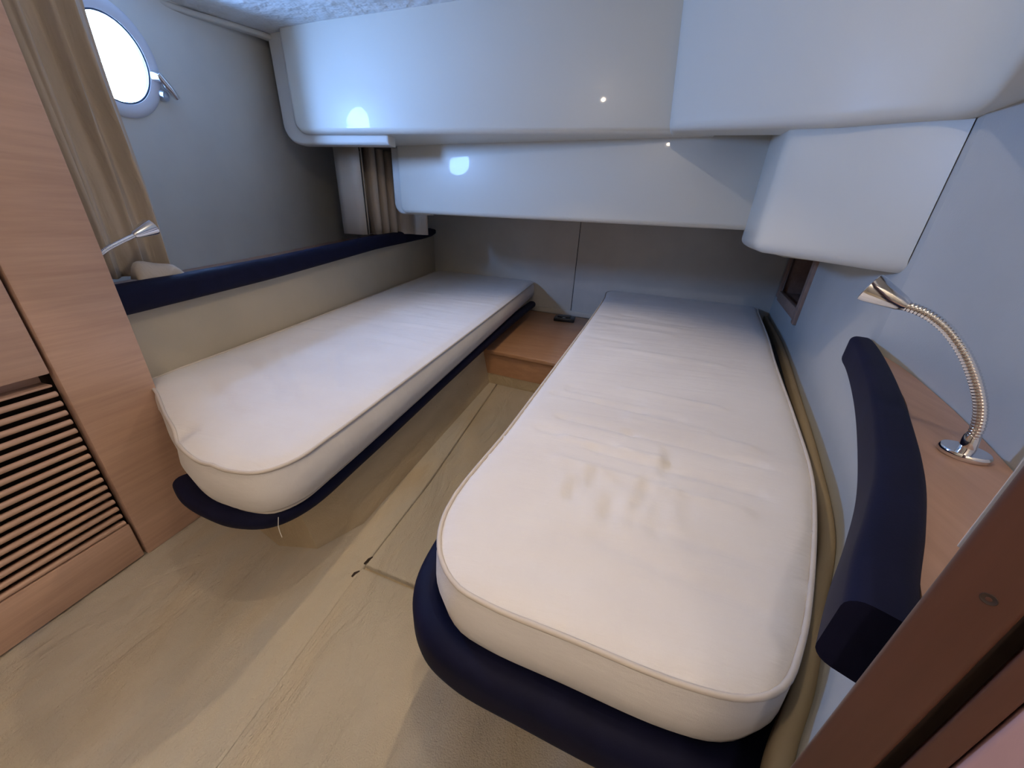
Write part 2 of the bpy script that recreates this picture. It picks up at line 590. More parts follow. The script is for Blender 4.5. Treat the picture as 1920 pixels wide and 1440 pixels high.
B_pts = [(float(np.interp(2.05, [p[1] for p in A_pts][::-1], [p[0] for p in A_pts][::-1])), 2.05), (1.27, 1.80), (1.17, 1.42), (1.085, 1.17), (1.015, 0.985)]
def strip(name, pts, z0, z1, mat):
    v, f = [], []
    for p in pts:
        v += [(p[0], p[1], z0), (p[0], p[1], z1)]
    for i in range(len(pts) - 1):
        f.append((2 * i, 2 * i + 2, 2 * i + 3, 2 * i + 1))
    return from_data(name, v, f, mat, None, 50)
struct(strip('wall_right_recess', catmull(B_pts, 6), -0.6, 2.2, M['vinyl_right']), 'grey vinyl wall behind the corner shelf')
struct(strip('wall_right_return', [(1.015, 0.985), (1.06, 0.86), (1.02, 0.1), (1.02, -1.6)], -2.05, 2.2, M['vinyl_grey']), 'pale wall end by the doorway')
struct(from_data('wall_starboard', [(2.85, -1.6, -2.1), (2.85, 7.4, -2.1), (2.85, 7.4, 2.2), (2.85, -1.6, 2.2)], [(0, 1, 2, 3)], M['vinyl_grey']), 'outer hull side behind the lining')
struct(from_data('wall_front', [(-5, -1.6, -2.1), (3, -1.6, -2.1), (3, -1.6, 2.2), (-5, -1.6, 2.2)], [(0, 1, 2, 3)], M['vinyl']), 'bulkhead with the doorway behind the viewer')
struct(box('wall_light_block_header', -3.4, 1.05, -0.16, -0.11, 0.56, 2.17, M['vinyl']), 'unseen wall over the doorway, set low to cut the corridor light')  # unseen header, its height chosen to block the corridor lamps higher up
struct(from_data('ceiling_deck', [(-5, -1.7, 2.18), (3, -1.7, 2.18), (3, 7.5, 2.18), (-5, 7.5, 2.18)], [(0, 1, 2, 3)], M['gel_trim']), 'underside of the deck above the headliner')

# ------------------------------------------------------------------ ceiling headliner
def ceiling():
    xs = [-3.78, -3.0, -2.3, -1.7, -0.8, 0.0, 1.2, 2.8]
    ys = [4.3, 4.05, 3.6, 3.1, 2.0, 0.5, -1.6]
    zt = {0: [1.645, 1.66, 1.69, 1.725, 1.76, 1.79, 1.8, 1.8],
          1: [1.615, 1.665, 1.695, 1.725, 1.76, 1.79, 1.8, 1.8],
          2: [1.545, 1.63, 1.68, 1.72, 1.76, 1.79, 1.8, 1.8],
          3: [1.475, 1.59, 1.66, 1.72, 1.76, 1.79, 1.8, 1.8]}
    v = []
    for i, y in enumerate(ys):
        for j, x in enumerate(xs):
            v.append((x, y, zt[min(i, 3)][j]))
    n = len(xs)
    f = [(i * n + j, i * n + j + 1, (i + 1) * n + j + 1, (i + 1) * n + j) for i in range(len(ys) - 1) for j in range(n - 1)]
    o = from_data('ceiling', v, f, M['headliner'], None, 60)
    return o
ce = struct(ceiling(), 'white padded vinyl headliner')
tr = sweep('trim_1', catmull([(-3.76, 4.16, 1.60), (-3.78, 4.02, 1.59), (-3.79, 3.6, 1.525), (-3.80, 3.1, 1.452), (-3.80, 2.0, 1.452), (-3.80, 0.5, 1.452)], 6),
           round_section(0.10, 0.045, 0.018, 3), M['gel_trim'])
struct(tr, 'pale lipped edge of the headliner beside the hull')

# ------------------------------------------------------------------ overhead moulding
om = thing('overhead_moulding', (-1.0, 4.5, 0.0), 'glossy white moulded cockpit well hanging in stepped boxes over the berths', 'moulding')
def plate(name, outline, y0, y1, mat, r):
    bm = bmesh.new()
    a = [bm.verts.new(W((x, y0 if not callable(y0) else y0(x), z))) for x, z in outline]
    b = [bm.verts.new(W((x, y1 if not callable(y1) else y1(x), z))) for x, z in outline]
    bm.faces.new(a)
    bm.faces.new(b[::-1])
    n = len(outline)
    for i in range(n):
        j = (i + 1) % n
        bm.faces.new((a[i], b[i], b[j], a[j]))
    bmesh.ops.recalc_face_normals(bm, faces=bm.faces)
    front = [e for e in bm.edges if all(abs(v.co.y - W((0, (y0 if not callable(y0) else y0(v.co.x / S)), 0)).y) < 1e-5 for v in e.verts)]
    bevel(bm, r, 6, front)
    return from_bm(name, bm, mat, om, 40)
def rounded(x0, x1, z0, z1, r, corners=('bl',), seg=8):
    """XZ outline; bl/br corners rounded with radius r."""
    pts = []
    if 'bl' in corners:
        for i in range(seg + 1):
            a = math.radians(180 + 90 * i / seg)
            pts.append((x0 + r + r * math.cos(a), z0 + r + r * math.sin(a)))
    else:
        pts.append((x0, z0))
    if 'br' in corners:
        for i in range(seg + 1):
            a = math.radians(270 + 90 * i / seg)
            pts.append((x1 - r + r * math.cos(a), z0 + r + r * math.sin(a)))
    else:
        pts.append((x1, z0))
    pts += [(x1, z1), (x0, z1)]
    return pts
# the long upper fascia
plate('upper_fascia', rounded(-3.56, 0.75, 0.745, 2.0, 0.13), 4.05, 4.30, M['gel'], 0.055)
box('upper_core', -2.75, 0.75, 4.30, 6.3, 0.745, 2.0, M['gel'], om)
box('shade_cheek', -3.50, -2.75, 4.30, 6.3, 0.745, 2.0, M['cheek_shade'], om)  # cheek added dark, as painted shade, so less light bounces onto the hull
plate('upper_edge_trim', rounded(-3.775, -2.45, 0.655, 2.0, 0.20), 4.13, 4.26, M['gel_trim'], 0.035)
# the lower fascia, parallel to the far bulkhead
LB = lambda x: 4.75 - (x + 2.75) * (0.65 / 3.95)
plate('lower_fascia', rounded(-2.735, 1.45, 0.0, 0.80, 0.09), LB, lambda x: BW(x) - 0.01, M['gel'], 0.05)
plate('lower_edge_trim', rounded(-2.85, -2.30, -0.012, 0.745, 0.13), lambda x: LB(x) + 0.05, lambda x: LB(x) + 0.16, M['gel_trim'], 0.03)
# corner boxes on the right
def corner_box(name, low, zl, high, zh, r, seg):
    bm = bmesh.new()
    n = len(low)
    a = [bm.verts.new(W((p[0], p[1], z))) for p, z in zip(low, zl)]
    b = [bm.verts.new(W((p[0], p[1], z))) for p, z in zip(high, zh)]
    bm.faces.new(a[::-1])
    bm.faces.new(b)
    for i in range(n):
        j = (i + 1) % n
        bm.faces.new((a[i], a[j], b[j], b[i]))
    bmesh.ops.recalc_face_normals(bm, faces=bm.faces)
    bmesh.ops.triangulate(bm, faces=[f for f in bm.faces if len(f.verts) > 4])
    vis = set(a) | set(b)
    ed = []
    for e in bm.edges:
        v0, v1 = e.verts
        ids = sorted([(a + b).index(v0), (a + b).index(v1)])
        i, j = ids
        vertical = (j == i + n)
        lower = (j < n and (j == i + 1))
        if (vertical and i < VIS) or (lower and j < VIS + 0):
            ed.append(e)
    bevel(bm, r, seg, ed)
    return from_bm(name, bm, M['gel'], om, 45)
def rot(poly):
    return poly
# upper box: visible bottom edge runs from the fascia towards the wall end, sloping down
ub_low = catmull([(0.345, 3.88), (0.70, 3.22), (1.00, 2.62), (1.15, 2.34), (1.225, 2.14), (1.20, 1.95), (1.06, 1.68), (0.93, 1.45), (0.78, 1.15), (0.70, 0.2)], 4)
ub_zl = [interp(p[1], [0.2, 2.0, 2.12, 2.62, 3.88], [0.44, 0.44, 0.445, 0.515, 0.735]) for p in ub_low]
ub_high = [(p[0] - 0.11 + 0.10 * max(0, (p[0] - 0.9)) * 2.2, p[1] + 0.02) for p in ub_low]
def open_box(name, low, zl, high, zh, back_low, back_high, r_low):
    """front wall follows the curve 'low' -> 'high'; a rounded lower edge; then an underside to the back line."""
    seg = 6
    v, f = [], []
    n = len(low)
    rows = []
    for i in range(n):
        p0 = np.array((*low[i], zl[i]))
        p1 = np.array((*high[i], zh))
        q = np.array((*back_low[i], back_high[i]))
        up = p1 - p0
        up /= np.linalg.norm(up)
        bk = q - p0
        bk /= np.linalg.norm(bk)
        col = [p1, p0 + (p1 - p0) * 0.5, p0 + up * r_low * 1.6]
        c0, c1 = p0 + up * r_low, p0 + bk * r_low
        for s in range(seg + 1):
            t = s / seg
            col.append((1 - t) ** 2 * c0 + 2 * t * (1 - t) * p0 + t * t * c1)
        col.append(q)
        rows.append(col)
    k = len(rows[0])
    for c in rows:
        v += [tuple(x) for x in c]
    for i in range(n - 1):
        for j in range(k - 1):
            f.append((i * k + j, (i + 1) * k + j, (i + 1) * k + j + 1, i * k + j + 1))
    return from_data(name, v, f, M['gel'], om, 60)
# prepend the side face that returns to the fascia, with a rounded vertical corner
side = [(0.375, 4.20), (0.360, 4.02), (0.347, 3.93)]
low = side + ub_low
zl = [0.742, 0.740, 0.738] + ub_zl
high = [(0.30, 4.22), (0.275, 4.06), (0.245, 3.96)] + ub_high
back = [(p[0] + 0.30, p[1] + 0.22) for p in low]
backz = [z + 0.005 for z in zl]
open_box('upper_corner_box', low, zl, high, 2.0, back, backz, 0.06)
# lower box
lb_low = [(1.22, 4.20), (1.10, 3.70), (0.985, 3.12), (0.957, 2.98), (0.968, 2.90)] + [(0.968 + 0.35 * t, 2.90 - 0.78 * t) for t in (0.12, 0.3, 0.5, 0.7, 0.85, 0.95, 1.0)]
lb_z = [-0.135] * 5 + [-0.137, -0.142, -0.147, -0.152, -0.155, -0.155, -0.155]
lb_high = [(p[0], p[1]) for p in lb_low]
lb_top = 0.80
def lower_box():
    n = len(lb_low)
    v, f = [], []
    seg = 6
    rl = 0.07
    for i, (p, z) in enumerate(zip(lb_low, lb_z)):
        # inward direction for the underside
        a = np.array(lb_low[max(i - 1, 0)])
        b = np.array(lb_low[min(i + 1, n - 1)])
        t = b - a
        t /= np.linalg.norm(t)
        inn = np.array((-t[1], t[0]))
        if inn[0] < 0:
            inn = -inn
        r = rl
        col = [(p[0], p[1], lb_top), (p[0], p[1], 0.3), (p[0], p[1], z + r * 1.4)]
        for s in range(seg + 1):
            tt = s / seg
            w = r * (1 - math.cos(tt * math.pi / 2))
            col.append((p[0] + inn[0] * w, p[1] + inn[1] * w, z + r * (1 - math.sin(tt * math.pi / 2))))
        col.append((p[0] + inn[0] * 0.16, p[1] + inn[1] * 0.16, z))
        v += col
    k = 3 + seg + 1 + 1
    for i in range(n - 1):
        for j in range(k - 1):
            f.append((i * k + j, (i + 1) * k + j, (i + 1) * k + j + 1, i * k + j + 1))
    o = from_data('lower_corner_box', v, f, M['gel'], om, 60)
    # closing underside towards the wall
    prism('lower_box_underside', [(1.14, 2.95), (1.37, 2.40), (1.55, 2.85), (2.0, 4.4), (1.36, 4.2)], -0.152, -0.12, M['gel'], om, 0.0)
    return o
lower_box()

# ------------------------------------------------------------------ wall pocket (wood framed recess in the right wall)
wp = thing('wall_pocket', (2.1, 4.9, -0.85), 'wood framed open pocket recessed in the right wall under the white box', 'wall pocket')
ax = lambda y: float(np.interp(y, [p[1] for p in A_pts][::-1], [p[0] for p in A_pts][::-1]))
def along(y, z, out):
    d = np.array((ax(y + 0.2) - ax(y - 0.2), 0.4))
    d /= np.linalg.norm(d)
    nrm = np.array((-d[1], d[0]))          # towards the cabin
    return (ax(y) + nrm[0] * out, y + nrm[1] * out, z)
def frame_bar(name, y0, y1, z0, z1, o0, o1, mat, parent):
    v = [along(y0, z0, o0), along(y1, z0, o0), along(y1, z1, o0), along(y0, z1, o0),
         along(y0, z0, o1), along(y1, z0, o1), along(y1, z1, o1), along(y0, z1, o1)]
    bm = bmesh.new()
    vs = [bm.verts.new(W(p)) for p in v]
    for q in ((0, 1, 2, 3), (7, 6, 5, 4), (0, 4, 5, 1), (1, 5, 6, 2), (2, 6, 7, 3), (3, 7, 4, 0)):
        bm.faces.new([vs[i] for i in q])
    bmesh.ops.recalc_face_normals(bm, faces=bm.faces)
    bevel(bm, 0.008, 2)
    return from_bm(name, bm, mat, parent)
frame_bar('frame_stile', 4.22, 4.36, -0.86, 0.0, -0.02, 0.03, M['wood_pocket'], wp)
frame_bar('frame_stile', 5.62, 5.76, -0.80, 0.0, -0.02, 0.03, M['wood_pocket'], wp)
frame_bar('frame_rail', 4.36, 5.62, -0.83, -0.71, -0.02, 0.028, M['wood_pocket'], wp)
frame_bar('frame_rail', 4.36, 5.62, -0.08, 0.0, -0.02, 0.028, M['wood_pocket'], wp)
frame_bar('recess_back', 4.3, 5.68, -0.80, 0.0, -0.42, -0.40, M['wood_pocket'], wp)
frame_bar('recess_floor', 4.3, 5.68, -0.76, -0.73, -0.42, -0.02, M['wood_pocket'], wp)
frame_bar('recess_side', 4.30, 4.33, -0.76, 0.0, -0.42, -0.02, M['wood_pocket'], wp)
frame_bar('recess_side', 5.65, 5.68, -0.76, 0.0, -0.42, -0.02, M['wood_pocket'], wp)

# ------------------------------------------------------------------ left sill, padded rail and backrest panel
rail_c = lambda y: interp(y, [1.3, 1.6, 2.6, 4.5, 7.0], [-0.525, -0.515, -0.478, -0.365, -0.29])
px = lambda y: -2.65 - (y - 1.48) * (0.655 / 5.5)
prism_pts = [(px(1.30), 1.30)] + [(px(y), y) for y in (2, 3, 4, 5, 6, 6.93)]
def side_panel():
    ys = [1.30, 2, 3, 4, 5, 6, 6.93]
    v, f = [], []
    for y in ys:
        zt = rail_c(y) - 0.02
        v += [(px(y), y, -1.30), (px(y) - 0.02, y, zt), (px(y) - 0.08, y, zt), (px(y) - 0.06, y, -1.30)]
    n = len(ys)
    for i in range(n - 1):
        for q in range(4):
            w = (q + 1) % 4
            f.append((4 * i + q, 4 * i + w, 4 * i + 4 + w, 4 * i + 4 + q))
    f += [(0, 1, 2, 3), tuple(range(4 * n - 4, 4 * n))[::-1]]
    return from_data('side_panel', v, f, M['panel_cream'], None, 30)
tag(side_panel(), 'cream padded side panel between the left mattress and the hull sill', 'panel')
def sill():
    ys = [1.25, 2.05, 3.1, 4.2, 5.5, 6.93]
    v, f = [], []
    for y in ys:
        z = sill_z(y) - 0.01
        v += [(px(y) - 0.09, y, z), (hull_x(y, z) + 0.004, y, z), (hull_x(y, z) + 0.004, y, z - 0.04), (px(y) - 0.09, y, z - 0.04)]
    n = len(ys)
    for i in range(n - 1):
        for q in range(4):
            w = (q + 1) % 4
            f.append((4 * i + q, 4 * i + w, 4 * i + 4 + w, 4 * i + 4 + q))
    f += [(0, 1, 2, 3), tuple(range(4 * n - 4, 4 * n))[::-1]]
    return from_data('sill_shelf', v, f, M['wood_shelf'], None, 30)
tag(sill(), 'narrow wooden sill along the left hull side behind the navy rail', 'shelf')
rail_path = [(px(y) + 0.015, y, rail_c(y)) for y in np.linspace(1.25, 6.88, 24)]
tp = [1.0] * 21 + [0.97, 0.85, 0.5]
tag(sweep('padded_rail', rail_path, round_section(0.14, 0.165, 0.055, 5), M['navy'], None, taper=tp),
    'long straight navy padded rail capping the left side panel', 'padded rail')

# ------------------------------------------------------------------ mattresses
def resample(pts, step):
    P = [np.array(p) for p in pts]
    P.append(P[0])
    out = []
    acc = 0.0
    for a, b in zip(P[:-1], P[1:]):
        L = np.linalg.norm(b - a)
        while acc <= L:
            out.append(tuple(a + (b - a) * (acc / max(L, 1e-9))))
            acc += step
        acc -= L
    return out
def offset_ring(pts, d):
    n = len(pts)
    P = np.array(pts)
    t = np.roll(P, -1, 0) - np.roll(P, 1, 0)
    t /= np.linalg.norm(t, axis=1)[:, None]
    return P + np.stack([t[:, 1], -t[:, 0]], 1) * d     # outwards for counter-clockwise outlines
def area(pts):
    P = np.array(pts)
    return 0.5 * np.sum(P[:, 0] * np.roll(P[:, 1], -1) - np.roll(P[:, 0], -1) * P[:, 1])
def seg_dist(px_, py_, s):
    x1, y1, x2, y2 = s[:4]
    dx, dy = x2 - x1, y2 - y1
    t = np.clip(((px_ - x1) * dx + (py_ - y1) * dy) / (dx * dx + dy * dy), 0, 1)
    return np.hypot(px_ - (x1 + t * dx), py_ - (y1 + t * dy))
def mattress(outline, creases, stains, label, loc, thick=0.27, grid=0.035, pinch=()):
    t = thing('mattress', loc, label, 'mattress', 'mattresses on the two berths')
    if area(outline) < 0:
        outline = outline[::-1]
    ring = resample(outline, 0.035)
    n = len(ring)
    R0 = np.array(ring)
    def pinched(z_amp):
        dz = np.zeros(n)
        for (x, y, w, a) in pinch:
            dz += a * np.exp(-((R0[:, 0] - x) ** 2 + (R0[:, 1] - y) ** 2) / w ** 2)
        return dz * z_amp
    # sides
    prof = [(-0.045, -1.0 - thick), (0.0, -0.985 - thick + 0.02), (0.018, -1.0 - thick * 0.55), (0.014, -1.0 - thick * 0.3), (0.0, -1.022)]
    v, f = [], []
    for (d, z) in prof:
        Rg = offset_ring(ring, d)
        dz = pinched(1.0 if z > -1.1 else 0.3)
        v += [(float(p[0]), float(p[1]), z + dz[i]) for i, p in enumerate(Rg)]
    for k in range(len(prof) - 1):
        for i in range(n):
            j = (i + 1) % n
            f.append((k * n + i, k * n + j, (k + 1) * n + j, (k + 1) * n + i))
    f.append(tuple(range(n))[::-1])
    from_data('side_band', v, f, M['ticking'], t, 60)
    # top cover
    xs = np.arange(R0[:, 0].min(), R0[:, 0].max(), grid)
    ys = np.arange(R0[:, 1].min(), R0[:, 1].max(), grid)
    pts = [Vector((float(p[0]), float(p[1]))) for p in ring]
    edges = [(i, (i + 1) % n) for i in range(n)]
    GX, GY = np.meshgrid(xs, ys)
    gx, gy = GX.ravel(), GY.ravel()
    inside = np.zeros(len(gx), bool)
    for i in range(n):
        a, b = R0[i], R0[(i + 1) % n]
        cond = (a[1] > gy) != (b[1] > gy)
        with np.errstate(divide='ignore', invalid='ignore'):
            xi = (b[0] - a[0]) * (gy - a[1]) / (b[1] - a[1] + 1e-12) + a[0]
        inside ^= cond & (gx < xi)
    dist = np.full(len(gx), 9.0)
    for i in range(n):
        dist = np.minimum(dist, np.hypot(gx - R0[i, 0], gy - R0[i, 1]))
    sel = inside & (dist > grid * 0.7)
    for x, y in zip(gx[sel], gy[sel]):
        pts.append(Vector((float(x), float(y))))
    v2, e2, f2, *_ = delaunay_2d_cdt(pts, edges, [], 1, 1e-6)
    X = np.array([p.x for p in v2])
    Y = np.array([p.y for p in v2])
    D = np.full(len(X), 9.0)
    for i in range(n):
        D = np.minimum(D, np.hypot(X - R0[i, 0], Y - R0[i, 1]))
    Z = -1.022 + 0.024 * (1 - np.exp(-D / 0.035)) + 0.012 * (1 - np.exp(-D / 0.3))
    for (x, y, w, a) in pinch:
        Z += a * np.exp(-((X - x) ** 2 + (Y - y) ** 2) / w ** 2)
    for s in creases:
        Z += s[5] * np.exp(-(seg_dist(X, Y, s) / s[4]) ** 2) * (1 - np.exp(-D / 0.05))
    st = np.zeros(len(X))
    for s in stains:
        st = np.maximum(st, 0.6 * s[5] * np.exp(-(seg_dist(X, Y, s) / (s[4] * 0.7)) ** 2))
    o = from_data('top_cover', list(zip(X.tolist(), Y.tolist(), Z.tolist())), [tuple(q) for q in f2], M['ticking'], t, 60)
    at = o.data.attributes.new('stain', 'FLOAT', 'POINT')
    at.data.foreach_set('value', st.astype(np.float32))
    # piping cords, upper and lower seam
    dz = pinched(1.0)
    ring_tube('top_piping', [(float(p[0]), float(p[1]), -1.018 + dz[i]) for i, p in enumerate(offset_ring(ring, 0.003))], 0.0085, M['piping'], t)
    ring_tube('bottom_piping', [(float(p[0]), float(p[1]), -0.995 - thick + 0.3 * dz[i]) for i, p in enumerate(offset_ring(ring, -0.03))], 0.008, M['piping'], t)
    return t

outL = catmull([(-1.215, 6.2), (-1.22, 6.5), (-1.30, 6.62), (-1.6, 6.68), (-2.9, 6.90), (-3.20, 6.92), (-3.24, 6.80), (-3.15, 6.0), (-2.92, 4.0), (-2.72, 2.2),
                (-2.67, 1.60), (-2.65, 1.46), (-2.56, 1.40), (-2.44, 1.345), (-2.13, 1.175), (-1.94, 1.08), (-1.865, 1.03), (-1.72, 0.965), (-1.58, 0.925), (-1.42, 0.915), (-1.29, 0.945), (-1.22, 1.05), (-1.205, 1.25),
                (-1.20, 2.0), (-1.20, 3.2), (-1.205, 4.6)], 6, True)
crL = [(-2.6, 1.65, -1.95, 1.38, 0.03, -0.012), (-2.5, 1.95, -1.8, 1.55, 0.035, -0.012), (-2.3, 2.1, -1.6, 1.55, 0.03, 0.010), (-2.2, 1.45, -1.75, 1.25, 0.03, -0.010),
       (-1.9, 2.2, -1.5, 1.7, 0.03, -0.008)]
for i in range(16):
    y = random.uniform(2.4, 5.2)
    x = random.uniform(-2.7, -1.7)
    crL.append((x, y, x + random.uniform(0.25, 0.6), y + random.uniform(-0.10, 0.02), 0.032, random.choice((-1, 1)) * 0.007))
mL = mattress(outL, crL, [], 'long off-white mattress with cream piping lying along the left hull side', (-2.0, 4.0, -1.27),
              pinch=[(-1.87, 1.05, 0.06, -0.035), (-1.50, 0.92, 0.035, 0.012)])
tube('loose_thread', [(-1.262, 0.945, -1.262), (-1.258, 0.93, -1.30), (-1.245, 0.92, -1.325), (-1.235, 0.915, -1.345)], 0.0014, M['thread'], mL, 6)

outR = catmull([(-0.455, 0.98), (-0.405, 0.80), (-0.31, 0.70), (-0.20, 0.665), (0.05, 0.635), (0.33, 0.605), (0.47, 0.615), (0.565, 0.665), (0.655, 0.79), (0.76, 0.985),
                (0.95, 1.40), (1.06, 1.69), (1.22, 2.27), (1.49, 3.32), (1.76, 4.30), (2.10, 5.65), (2.17, 5.92), (2.10, 6.02), (1.9, 6.06), (0.40, 6.30), (0.16, 6.33), (0.07, 6.22),
                (0.03, 5.6), (-0.10, 4.2), (-0.27, 2.6), (-0.38, 1.6)], 6, True)
crR, stR = [], []
for i in range(13):
    y = 1.42 + 0.075 * i + random.uniform(-0.03, 0.03)
    x = random.uniform(-0.22, 0.25)
    L = random.uniform(0.35, 0.75)
    crR.append((x, y, x + L, y - L * 0.16, 0.026, random.choice((-1, -1, 1)) * random.uniform(0.008, 0.017)))
for i in range(9):
    y = random.uniform(2.4, 4.6)
    x = random.uniform(-0.15, 0.5)
    crR.append((x, y, x + random.uniform(0.3, 0.8), y - 0.12, 0.05, random.choice((-1, 1)) * 0.008))
for (a, b, c, d, am) in ((0.30, 1.36, 0.25, 1.17, -0.022), (0.42, 1.62, 0.38, 1.42, -0.02), (0.07, 1.36, 0.06, 1.25, -0.016), (0.0, 1.27, -0.02, 1.15, -0.022), (0.14, 1.20, 0.12, 1.08, -0.015),
                         (0.20, 1.18, 0.185, 1.04, 0.012), (0.33, 1.22, 0.30, 1.05, -0.012), (0.45, 1.32, 0.43, 1.15, -0.010)):
    crR.append((a, b, c, d, 0.019, am * 0.4))
    crR.append((a - 0.04, b, c - 0.04, d, 0.022, -am * 0.22))
for s in ((0.30, 1.36, 0.26, 1.20, 0.03, 0.22), (0.42, 1.60, 0.39, 1.46, 0.03, 0.18), (0.07, 1.36, 0.055, 1.26, 0.03, 0.38), (0.0, 1.27, -0.02, 1.16, 0.03, 0.35), (0.14, 1.19, 0.125, 1.09, 0.03, 0.2), (0.12, 1.36, 0.17, 1.30, 0.025, 0.22)):
    stR.append(s)
for (a, b, c, d) in ((0.1, 0.98, 0.6, 0.84), (0.15, 1.12, 0.75, 1.0)):
    crR.append((a, b, c, d, 0.03, -0.008))
mattress(outR, crR, stR, 'off-white mattress with creased stained middle on the right berth', (0.6, 3.0, -1.27), grid=0.022)

# ------------------------------------------------------------------ berth bases with their navy padded edges
def berth(label, loc, top, low, z_top):
    t = thing('berth_base', loc, label, 'berth', 'berth bases either side of the aisle')
    bm = bmesh.new()
    a = [bm.verts.new(W((p[0], p[1], -1.999))) for p in low]
    b = [bm.verts.new(W((p[0], p[1], z_top))) for p in top]
    bm.faces.new(a[::-1])
    bm.faces.new(b)
    n = len(top)
    for i in range(n):
        j = (i + 1) % n
        bm.faces.new((a[i], a[j], b[j], b[i]))
    from_bm('body', bm, M['carpet_base'], t, 30)
    return t
topL = [(-1.36, 1.55), (-1.36, 6.5), (-3.2, 6.85), (-2.66, 1.5), (-2.45, 1.40), (-1.75, 1.18), (-1.5, 1.2)]
lowL = [(-1.40, 1.62), (-1.20, 6.55), (-3.2, 6.85), (-2.66, 1.6), (-2.45, 1.50), (-1.8, 1.30), (-1.55, 1.35)]
tL = berth('carpeted left berth base with navy padded lip under the long mattress', (-2.0, 4.0, -2.0), topL, lowL, -1.285)
pathL = catmull([(-1.93, 1.05, -1.315), (-1.82, 1.00, -1.32), (-1.64, 0.965, -1.325), (-1.49, 0.96, -1.325), (-1.37, 1.0, -1.325), (-1.31, 1.12, -1.33), (-1.295, 1.5, -1.335), (-1.28, 3.0, -1.34),
                 (-1.235, 5.0, -1.345), (-1.175, 6.25, -1.345)], 8)
sweep('padded_lip', pathL, round_section(0.13, 0.105, 0.05, 5), M['navy'], tL)
topR = [(0.0, 0.95), (0.40, 0.90), (0.62, 0.95), (1.0, 1.62), (1.44, 3.3), (2.15, 5.9), (0.2, 6.28), (-0.05, 4.5), (-0.30, 1.35)]
lowR = [(0.0, 1.05), (0.40, 1.0), (0.58, 1.02), (1.0, 1.65), (1.44, 3.3), (2.15, 5.9), (0.2, 6.28), (-0.02, 4.5), (-0.22, 1.4)]
tR = berth('carpeted right berth base with dark navy padded lip round its foot', (0.6, 3.0, -2.0), topR, lowR, -1.285)
pathR = catmull([(0.0, 6.1, -1.36), (-0.12, 4.6, -1.36), (-0.30, 2.8, -1.36), (-0.44, 1.5, -1.365), (-0.50, 1.10, -1.37), (-0.485, 0.86, -1.37), (-0.40, 0.735, -1.37), (-0.28, 0.68, -1.37), (-0.05, 0.645, -1.375), (0.3, 0.605, -1.38),
                 (0.50, 0.605, -1.38), (0.62, 0.68, -1.38), (0.74, 0.86, -1.38), (0.90, 1.16, -1.38)], 8)
sweep('padded_lip', pathR, round_section(0.13, 0.20, 0.065, 5), M['navy'], tR)
# slim beige ledge between the right mattress and the curved wall
v, f = [], []
lp = [p for p in A_pts]
ledge = [(p[0] - 0.004, p[1], -1.10) for p in lp]
sweep('wall_ledge', [(p[0] - 0.026, p[1], -1.17) for p in lp], round_section(0.05, 0.10, 0.02, 2), M['ledge'], tR)

# ------------------------------------------------------------------ step between the berths
st = thing('wooden_step', (-0.6, 5.3, -2.0), 'low beech step box between the two berths against the far bulkhead', 'step')
YF = lambda x: 4.19 - (x + 1.35) * 0.17
prism('step_top', [(-1.42, YF(-1.42)), (0.05, YF(0.05)), (0.12, BW(0.12) - 0.04), (-1.42, BW(-1.42) - 0.04)], -1.585, -1.53, M['wood_step'], st, 0.012, 3)
prism('riser', [(-1.40, YF(-1.40) + 0.03), (0.05, YF(0.05) + 0.03), (0.05, YF(0.05) + 0.08), (-1.40, YF(-1.40) + 0.08)], -1.86, -1.585, M['wood_step'], st)
prism('plinth', [(-1.40, YF(-1.40) + 0.035), (0.05, YF(0.05) + 0.035), (0.05, 6.3), (-1.40, 6.5)], -1.999, -1.861, M['carpet_base'], st)
so = thing('power_socket', (-0.55, 6.2, -1.53), 'small black plastic socket block lying on the step', 'socket')
box('housing', -0.74, -0.40, 5.98, 6.24, -1.53, -1.475, M['black'], so, 0.012)
box('raised_cover', -0.69, -0.47, 6.06, 6.20, -1.475, -1.455, M['black'], so, 0.008)
box('indicator_plate', -0.60, -0.55, 6.03, 6.05, -1.475, -1.468, M['steel'], so, 0.002)

# ------------------------------------------------------------------ wardrobe with louvred door
wd = thing('wardrobe', (-2.65, 0.8, -2.0), 'beech wardrobe with a louvred lower door at the left edge', 'wardrobe')
FX = -2.50
box('stile_panel', FX - 0.06, FX, 1.026, 1.385, -1.998, 1.47, M['wood'], wd, 0.008)
box('side_panel', FX - 1.20, FX - 0.06, 1.355, 1.385, -1.998, 1.47, M['wood'], wd, 0.004)
box('carcass_back', FX - 0.30, FX - 0.14, 0.0, 1.355, -1.998, 1.47, M['dark'], wd)  # shade behind the slats put in as a dark colour
box('upper_door', FX - 0.055, FX, 0.02, 1.010, -0.775, 1.45, M['wood'], wd, 0.008)
ld = box('louvre_door', FX - 0.055, FX, 0.02, 1.010, -1.985, -1.735, M['wood'], wd, 0.008)
NS = 17
p_h = (1.725 - 0.835) / NS
sl = None
for i in range(NS):
    z = -0.862 - i * p_h
    if sl is None:
        bm = bmesh.new()
        sec = [(-0.085, -0.034), (-0.014, -0.003), (-0.005, -0.005), (0.0, -0.013), (-0.001, -0.024), (-0.008, -0.030), (-0.020, -0.033), (-0.092, -0.056)]
        a = [bm.verts.new(W((FX + u, 0.03, z + w))) for u, w in sec]
        b = [bm.verts.new(W((FX + u, 1.000, z + w))) for u, w in sec]
        bm.faces.new(a)
        bm.faces.new(b[::-1])
        for q in range(len(sec)):
            r_ = (q + 1) % len(sec)
            bm.faces.new((a[q], b[q], b[r_], a[r_]))
        sl = from_bm('slat', bm, M['wood'], ld, 50)
    else:
        c = sl.copy()
        C.objects.link(c)
        c.location = (0, 0, -i * p_h * S)
